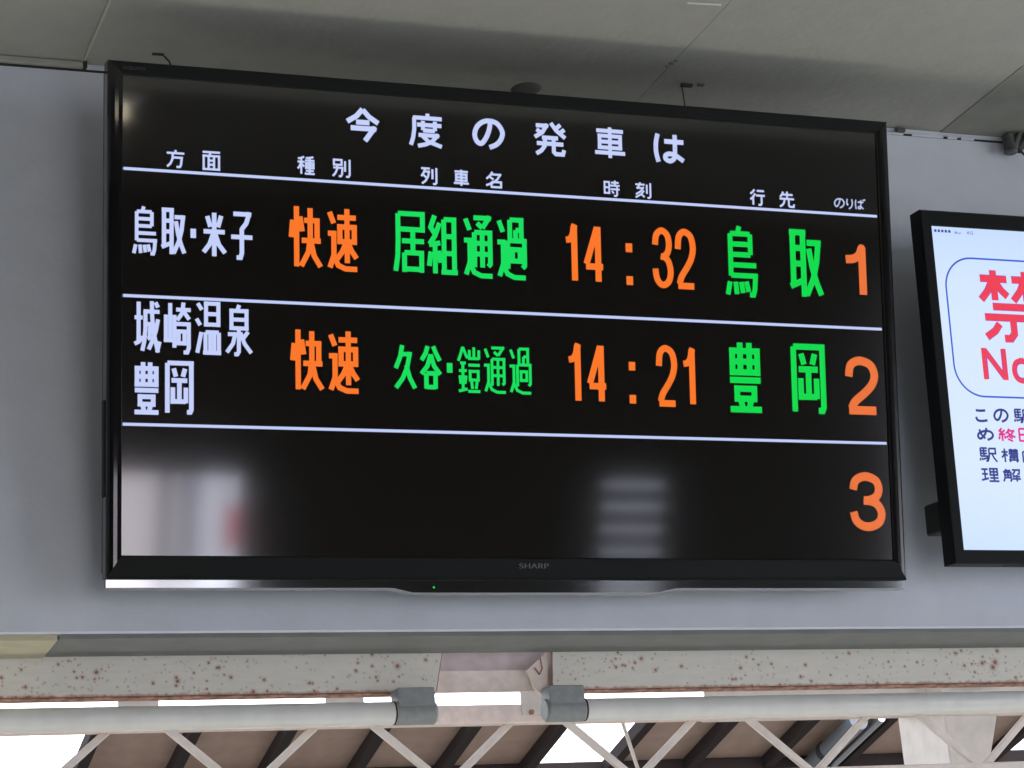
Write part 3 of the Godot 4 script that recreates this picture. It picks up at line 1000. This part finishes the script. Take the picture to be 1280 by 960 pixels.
func departure_picture() -> ImageTexture:
	var white := Color8(200, 212, 255)
	var orange := Color8(255, 122, 42)
	var orange2 := Color8(238, 118, 58)
	var green := Color8(22, 226, 96)
	var green2 := Color8(10, 222, 78)
	begin_canvas(2048, 1152, 2048.0 / 1329.0, Color8(7, 6, 4))
	for q in [["今", 360, 59, 59, 8.8], ["度", 468, 59, 60, 7.2], ["の", 578, 55, 51, 8.6], ["発", 684, 60, 59, 7.4], ["車", 792, 60, 58, 7.0], ["は", 903, 58, 55, 8.6]]:
		glyph(q[0], q[1], 23.0 if q[3] > 56 else 27.0, q[2], q[3], q[4], white)
	run("方面", [68, 125], 113, 31, 30, 3.9, white)
	run("種別", [279, 337], 110, 31, 31, 3.7, white)
	run("列車名", [486, 542, 598], 114, 29, 30, 3.9, white)
	run("時刻", [809, 865], 115, 30, 29, 3.6, white)
	run("行先", [1079, 1135], 114, 31, 30, 4.0, white)
	glyph("の", 1242, 121, 21, 18, 3.0, white)
	glyph("り", 1266, 120, 13, 20, 3.0, white)
	glyph("ば", 1283, 119, 21, 21, 2.9, white)
	for y in [149, 348.5, 547.5]:
		line(1.5, 1326, y, 5.0, Color8(198, 210, 255))
	# first row
	glyph("鳥", 16, 205, 39, 79, 6.0, white)
	glyph("取", 59, 208, 41, 75, 7.0, white)
	glyph("・", 107, 238, 9, 15, 6, white)
	run("米子", [125, 169], 208, 40, 75, 7.6, white)
	run("快速", [266, 326], 189, 55, 104, 9.0, orange)
	run("居組通過", [439, 496, 556, 614], 191, 55, 102, 8.6, green)
	glyph("1", 734, 193, 23, 101, 11.2, orange)
	glyph("4", 769, 193, 39, 101, 11.2, orange)
	glyph(":", 845, 222, 13, 71, 10, orange)
	glyph("3", 895, 193, 36, 101, 11.2, orange)
	glyph("2", 936, 193, 38, 101, 11.4, orange)
	glyph("鳥", 1029, 178, 62, 126, 9.4, green2)
	glyph("取", 1148, 182, 67, 120, 11, green2)
	glyph("1", 1255, 200, 43, 95, 15, orange2)
	# second row
	run("城崎温泉", [17, 66, 114, 162], 353, 44, 83, 6.7, white)
	run("豊岡", [17, 68], 448, 43, 83, 7.6, white)
	run("快速", [267, 326], 387, 55, 102, 9.0, orange)
	run("久谷", [437, 480], 406, 38, 75, 7.8, green)
	glyph("・", 526, 435, 10, 16, 6, green)
	run("鎧通過", [544, 588, 632], 406, 41, 76, 5.2, green)
	glyph("1", 734, 393, 24, 101, 11.2, orange)
	glyph("4", 770, 393, 38, 101, 11.2, orange)
	glyph(":", 845, 422, 12.5, 70, 10, orange)
	glyph("2", 895, 393, 38, 101, 11.4, orange)
	glyph("1", 941, 393, 24, 101, 11.2, orange)
	glyph("豊", 1026, 378, 67, 122, 11, green2)
	glyph("岡", 1148, 381, 63, 120, 11, green2)
	glyph("2", 1250, 400, 64, 97, 15, orange2)
	glyph("3", 1251, 600, 65, 97, 15, orange2)
	return canvas_texture()


func lettering(text: String, wide: float, high: float, bold: bool, italic := false) -> Array:
	var f := SystemFont.new()
	f.font_names = PackedStringArray(["Droid Sans"])
	f.font_weight = 700 if bold else 400
	f.font_italic = italic
	var t := TextMesh.new()
	t.text = text
	t.font = f
	t.font_size = 64
	t.pixel_size = 0.01
	t.depth = 0.02
	t.curve_step = 1.5
	var bb := t.get_aabb()
	return [t, Vector3(wide / maxf(bb.size.x, 0.001), high / maxf(bb.size.y, 0.001), 0.05), bb.get_center()]


func build_departure_board() -> void:
	var o := thing("departure_board", "large black wall screen showing train departures in orange, green and white", "departure board", Vector3(0, UPY, 0))
	o.rotation.x = deg_to_rad(10.11)
	var hw := 0.6645
	var hh := 0.374
	var l := 0.0235
	var r := 0.0237
	var t := 0.0218
	var b := 0.035
	var prof := [Vector2(0.0, -0.004), Vector2(0.0, 0.0015), Vector2(0.06, 0.003), Vector2(0.86, 0.003), Vector2(0.96, 0.0015), Vector2(1.0, -0.002), Vector2(1.0, -0.028)]
	var s: SurfaceTool
	for side in ["t", "b"]:
		s = start()
		ring(s, hw, hh, l, r, t, b, prof, side)
		put("frame_rail", s, mats.black_satin, o)
	for side in ["l", "r"]:
		s = start()
		ring(s, hw, hh, l, r, t, b, [Vector2(0.0, -0.004), Vector2(0.0, 0.001), Vector2(0.05, 0.0028), Vector2(0.3, 0.0036), Vector2(0.55, 0.0036), Vector2(0.8, 0.0024), Vector2(0.93, 0.0005), Vector2(1.0, -0.003), Vector2(1.0, -0.028)], side)
		put("glossy_side_frame", s, mats.black_gloss, o)
	var scr := screen_material(departure_picture(), 0.075, 1.0)
	put("screen", screen_face(hw * 2, hh * 2, -0.0015), scr, o)
	# back shell, narrower than the frame
	s = start()
	box(s, Vector3(0, -0.006, -0.04), Vector3(1.37, 0.795, 0.03), 0.006)
	put("back_shell", s, mats.black_matte, o)
	s = start()
	box(s, Vector3(0, 0.0, -0.065), Vector3(0.9, 0.55, 0.03), 0.012)
	put("rear_bulge", s, mats.black_matte, o)
	# glossy lower strip that bows down in the middle, and its bright rim
	var edge := PackedVector2Array()
	for k in 29:
		var x := lerpf(-0.686, 0.683, k / 28.0)
		edge.append(Vector2(x, 0))
	var low := PackedVector2Array()
	for k in 97:
		var x := lerpf(-0.687, 0.683, k / 96.0)
		var m := x + 0.0005
		var q := 0.0
		if m > -0.2365 and m < 0.2615:
			q = minf(smoothstep(-0.2365, -0.195, m), smoothstep(0.2615, 0.218, m))
		low.append(Vector2(x, -0.4225 - 0.0075 * q))
	var outline := PackedVector2Array([Vector2(-0.687, -0.4105), Vector2(0.683, -0.4105)])
	for k in range(96, -1, -1):
		outline.append(low[k])
	s = start()
	slab(s, outline, -0.02, -0.0045)
	put("lower_strip", s, mats.strip_gloss, o)
	s = start()
	for k in 96:
		var a := low[k]
		var c := low[k + 1]
		face(s, [Vector3(a.x, a.y, -0.003), Vector3(c.x, c.y, -0.003), Vector3(c.x, c.y - 0.0022, -0.004), Vector3(a.x, a.y - 0.0022, -0.004)], Vector3(0, -0.3, 1))
		face(s, [Vector3(a.x, a.y - 0.0022, -0.004), Vector3(c.x, c.y - 0.0022, -0.004), Vector3(c.x, c.y - 0.0028, -0.03), Vector3(a.x, a.y - 0.0028, -0.03)], Vector3(0, -1, 0))
		face(s, [Vector3(a.x, a.y, -0.003), Vector3(c.x, c.y, -0.003), Vector3(c.x, c.y, -0.02), Vector3(a.x, a.y, -0.02)], Vector3(0, 1, 0))
	put("silver_rim", s, mats.silver, o)
	s = start()
	tube(s, Vector3(-0.165, -0.4215, -0.0046), Vector3(-0.165, -0.4215, -0.0036), 0.0016, 12)
	put("power_light", s, mats.led, o)
	s = start()
	box(s, Vector3(-0.6885, -0.21, -0.02), Vector3(0.004, 0.15, 0.012), 0.002)
	put("side_buttons", s, mats.black_matte, o)
	# makers' marks on the frame
	for q in [["SHARP", 0.051, 0.0078, false, Vector3(0.003, -0.3875, 0.0034), "letter_grey"], ["AQUOS", 0.036, 0.0062, false, Vector3(-0.6475, 0.3838, 0.0034), "letter_dim"]]:
		var tm := lettering(q[0], q[1], q[2], q[3])
		var mi := MeshInstance3D.new()
		mi.name = "lettering" if not o.has_node("lettering") else "lettering_001"
		mi.mesh = tm[0]
		mi.scale = tm[1]
		mi.position = q[4] - tm[1] * tm[2]
		mi.material_override = mats[q[5]]
		o.add_child(mi, true)
	# wall bracket
	for x in [-0.25, 0.25]:
		var br := start()
		box(br, Vector3(x, 0.02, -0.105), Vector3(0.05, 0.42, 0.05), 0.003)
		put("mounting_arm", br, mats.black_matte, o)


func notice_picture() -> ImageTexture:
	var red := Color8(238, 62, 84)
	var navy := Color8(36, 48, 132)
	var pale := Color8(110, 120, 205)
	begin_canvas(2048, 1152, 2048.0 / 1018.0, Color8(216, 233, 255))
	# the panel's backlight falls off a little towards its upper and lower edge
	for y in ch:
		var f := absf(y / float(ch) - 0.5) * 2.0
		var d := int(18.0 * f * f * f)
		for x in cw:
			var i := (y * cw + x) * 3
			canvas[i] -= d
			canvas[i + 1] -= int(d * 0.7)
	for k in 5:
		var x := 8.1 + k * 7.1
		piece(Vector2(x - 2.2, 8.0) * scale_px, Vector2(x + 2.2, 8.0) * scale_px, 2.2 * scale_px, navy)
	glyph("a", 47, 7.4, 5, 4.2, 1.0, pale)
	glyph("u", 54, 7.4, 5, 4.2, 1.0, pale)
	glyph("4", 72, 5.4, 5.6, 6, 1.0, pale)
	glyph("G", 79, 5.4, 6.4, 6, 1.0, pale)
	# rounded frame
	var x0 := 18.5
	var x1 := 999.5
	var y0 := 55.0
	var y1 := 304.0
	var rad := 56.0
	var pts := PackedVector2Array()
	for q in [[x1 - rad, y0 + rad, -PI / 2], [x1 - rad, y1 - rad, 0.0], [x0 + rad, y1 - rad, PI / 2], [x0 + rad, y0 + rad, PI]]:
		for k in 13:
			var a: float = q[2] + k * PI / 24.0
			pts.append(Vector2(q[0] + rad * cos(a), q[1] + rad * sin(a)) * scale_px)
	pts.append(pts[0])
	polyline(pts, 1.5 * scale_px, Color8(58, 90, 205))
	for pass_ in 2:
		var grow := 2.4 if pass_ == 0 else 0.0
		var c := Color8(190, 60, 170) if pass_ == 0 else red
		glyph("禁", 84 - grow * 0.5, 71 - grow * 0.5, 131 + grow, 131 + grow, 11.4 + grow, c)
		glyph("煙", 242 - grow * 0.5, 71 - grow * 0.5, 131 + grow, 131 + grow, 11.4 + grow, c)
		glyph("N", 78, 214, 47, 62, 8.2 + grow, c)
		glyph("o", 137, 234, 40, 43, 8 + grow, c)
		var sx := 206.0
		for q in [["S", 44, 214, 62], ["m", 62, 234, 42], ["o", 40, 234, 43], ["k", 36, 214, 62], ["i", 9, 214, 62], ["n", 36, 234, 42], ["g", 40, 234, 60]]:
			glyph(q[0], sx, q[2], q[1], q[3], 8 + grow, c)
			sx += q[1] + 12
	run("こ", [51], 327, 25, 22, 4.2, navy)
	run("の", [88], 325, 30, 24, 4.0, navy)
	run("駅", [129], 324, 35, 26, 3.1, navy)
	run("め", [51], 358, 33, 24, 4.0, navy)
	run("終日", [93, 135], 358, 36, 25, 3.6, Color8(222, 40, 140))
	run("駅構内", [51, 95, 138], 394, 36, 26, 3.2, navy)
	run("理解", [50, 94], 430, 37, 24, 3.3, navy)
	return canvas_texture()


func build_notice_display() -> void:
	var w := 1.018
	var h := 0.579
	var o := thing("notice_screen", "bright white notice screen with red no-smoking lettering, right of the departure board", "notice screen", Vector3(0.7736, UPY + 0.2141, 0.03))
	o.rotation.x = deg_to_rad(4.4)
	var c := Vector3(w / 2, -h / 2, 0)
	var s := start()
	ring(s, w / 2, h / 2, 0.0212, 0.0212, 0.0285, 0.0238, [Vector2(0.0, -0.006), Vector2(0.0, 0.0), Vector2(0.08, 0.002), Vector2(0.9, 0.002), Vector2(1.0, -0.0005), Vector2(1.0, -0.034), Vector2(0.5, -0.036)])
	var fr := put("frame", s, mats.black_satin, o)
	fr.position = c
	var m := screen_material(notice_picture(), 0.25, 0.5)
	var sc := put("screen", screen_face(w, h, -0.002), m, o)
	sc.position = c
	s = start()
	box(s, c + Vector3(0, 0, -0.045), Vector3(w - 0.02, h - 0.02, 0.03), 0.005)
	put("back_shell", s, mats.black_matte, o)
	s = start()
	box(s, c + Vector3(0, -h / 2 - 0.0235, -0.019), Vector3(0.10, 0.004, 0.014), 0.001)
	put("lower_slot", s, mats.black_matte, o)
	s = start()
	box(s, Vector3(0.11, -h - 0.0235, -0.019), Vector3(0.045, 0.004, 0.01), 0.001)
	put("lower_slot", s, mats.black_matte, o)
	s = start()
	box(s, Vector3(0.016, -0.512, -0.070), Vector3(0.06, 0.054, 0.05), 0.003)
	put("bracket_block", s, mats.black_matte, o)
	for x in [0.2, 0.8]:
		s = start()
		box(s, Vector3(x, -h / 2, -0.105), Vector3(0.05, 0.4, 0.11), 0.004)
		put("mounting_arm", s, mats.black_matte, o)


func build_clamp() -> void:
	var o := thing("cable_clamp", "dark grey faceted clamp with a cable at the ceiling corner, top right", "clamp", Vector3(1.095, UPY + 0.474, -0.15))
	var s := start()
	tube(s, Vector3(-0.009, -0.020, 0.004), Vector3(-0.008, 0.014, 0.0), 0.0135, 9, 0.0115)
	tube(s, Vector3(-0.009, -0.024, 0.004), Vector3(-0.009, -0.020, 0.004), 0.011, 9, 0.0135)
	put("socket_body", s, mats.clamp_grey, o)
	s = start()
	box(s, Vector3(0.004, 0.0, 0.008), Vector3(0.012, 0.04, 0.012), 0.003, Basis(Vector3(0, 0, 1), -0.5))
	put("jaw", s, mats.clamp_grey, o)
	s = start()
	tube(s, Vector3(0.006, -0.012, 0.0), Vector3(0.03, 0.012, 0.01), 0.012, 10, 0.010)
	put("knob", s, mats.wire_dark, o)
	s = start()
	wire(s, [Vector3(0.004, -0.018, 0.012), Vector3(0.018, -0.032, 0.012), Vector3(0.04, -0.048, 0.01), Vector3(0.08, -0.07, 0.004)], 0.0022)
	put("cable", s, mats.wire_dark, o)


func build_ceiling_lamp() -> void:
	# a lit ceiling tube further into the hall: it shows as a warm glint in the screen's top left corner
	var o := thing("ceiling_lamp", "lit ceiling tube lamp in the hall, mirrored at the screen's top left", "lamp", Vector3(-0.645, CEIL, 1.72))
	var s := start()
	box(s, Vector3(0, -0.012, 0), Vector3(0.70, 0.024, 0.09), 0.003)
	put("housing", s, mats.white_render, o)
	s = start()
	tube(s, Vector3(-0.32, -0.042, 0), Vector3(0.32, -0.042, 0), 0.014, 16)
	var m := StandardMaterial3D.new()
	m.albedo_color = Color(0.9, 0.9, 0.85)
	m.emission_enabled = true
	m.emission = Color(1.0, 0.95, 0.82)
	m.emission_energy_multiplier = 3.6 / EXPOSURE
	put("lamp_tube", s, m, o)
	var a := AreaLight3D.new()
	a.name = "ceiling_lamp_light"
	a.area_size = Vector2(0.64, 0.03)
	a.light_color = Color(1.0, 0.95, 0.82)
	a.light_energy = 0.03
	a.shadow_enabled = true
	a.position = Vector3(-0.645, CEIL - 0.06, 1.72)
	a.rotation_degrees = Vector3(-90, 0, 0)
	add_child(a)
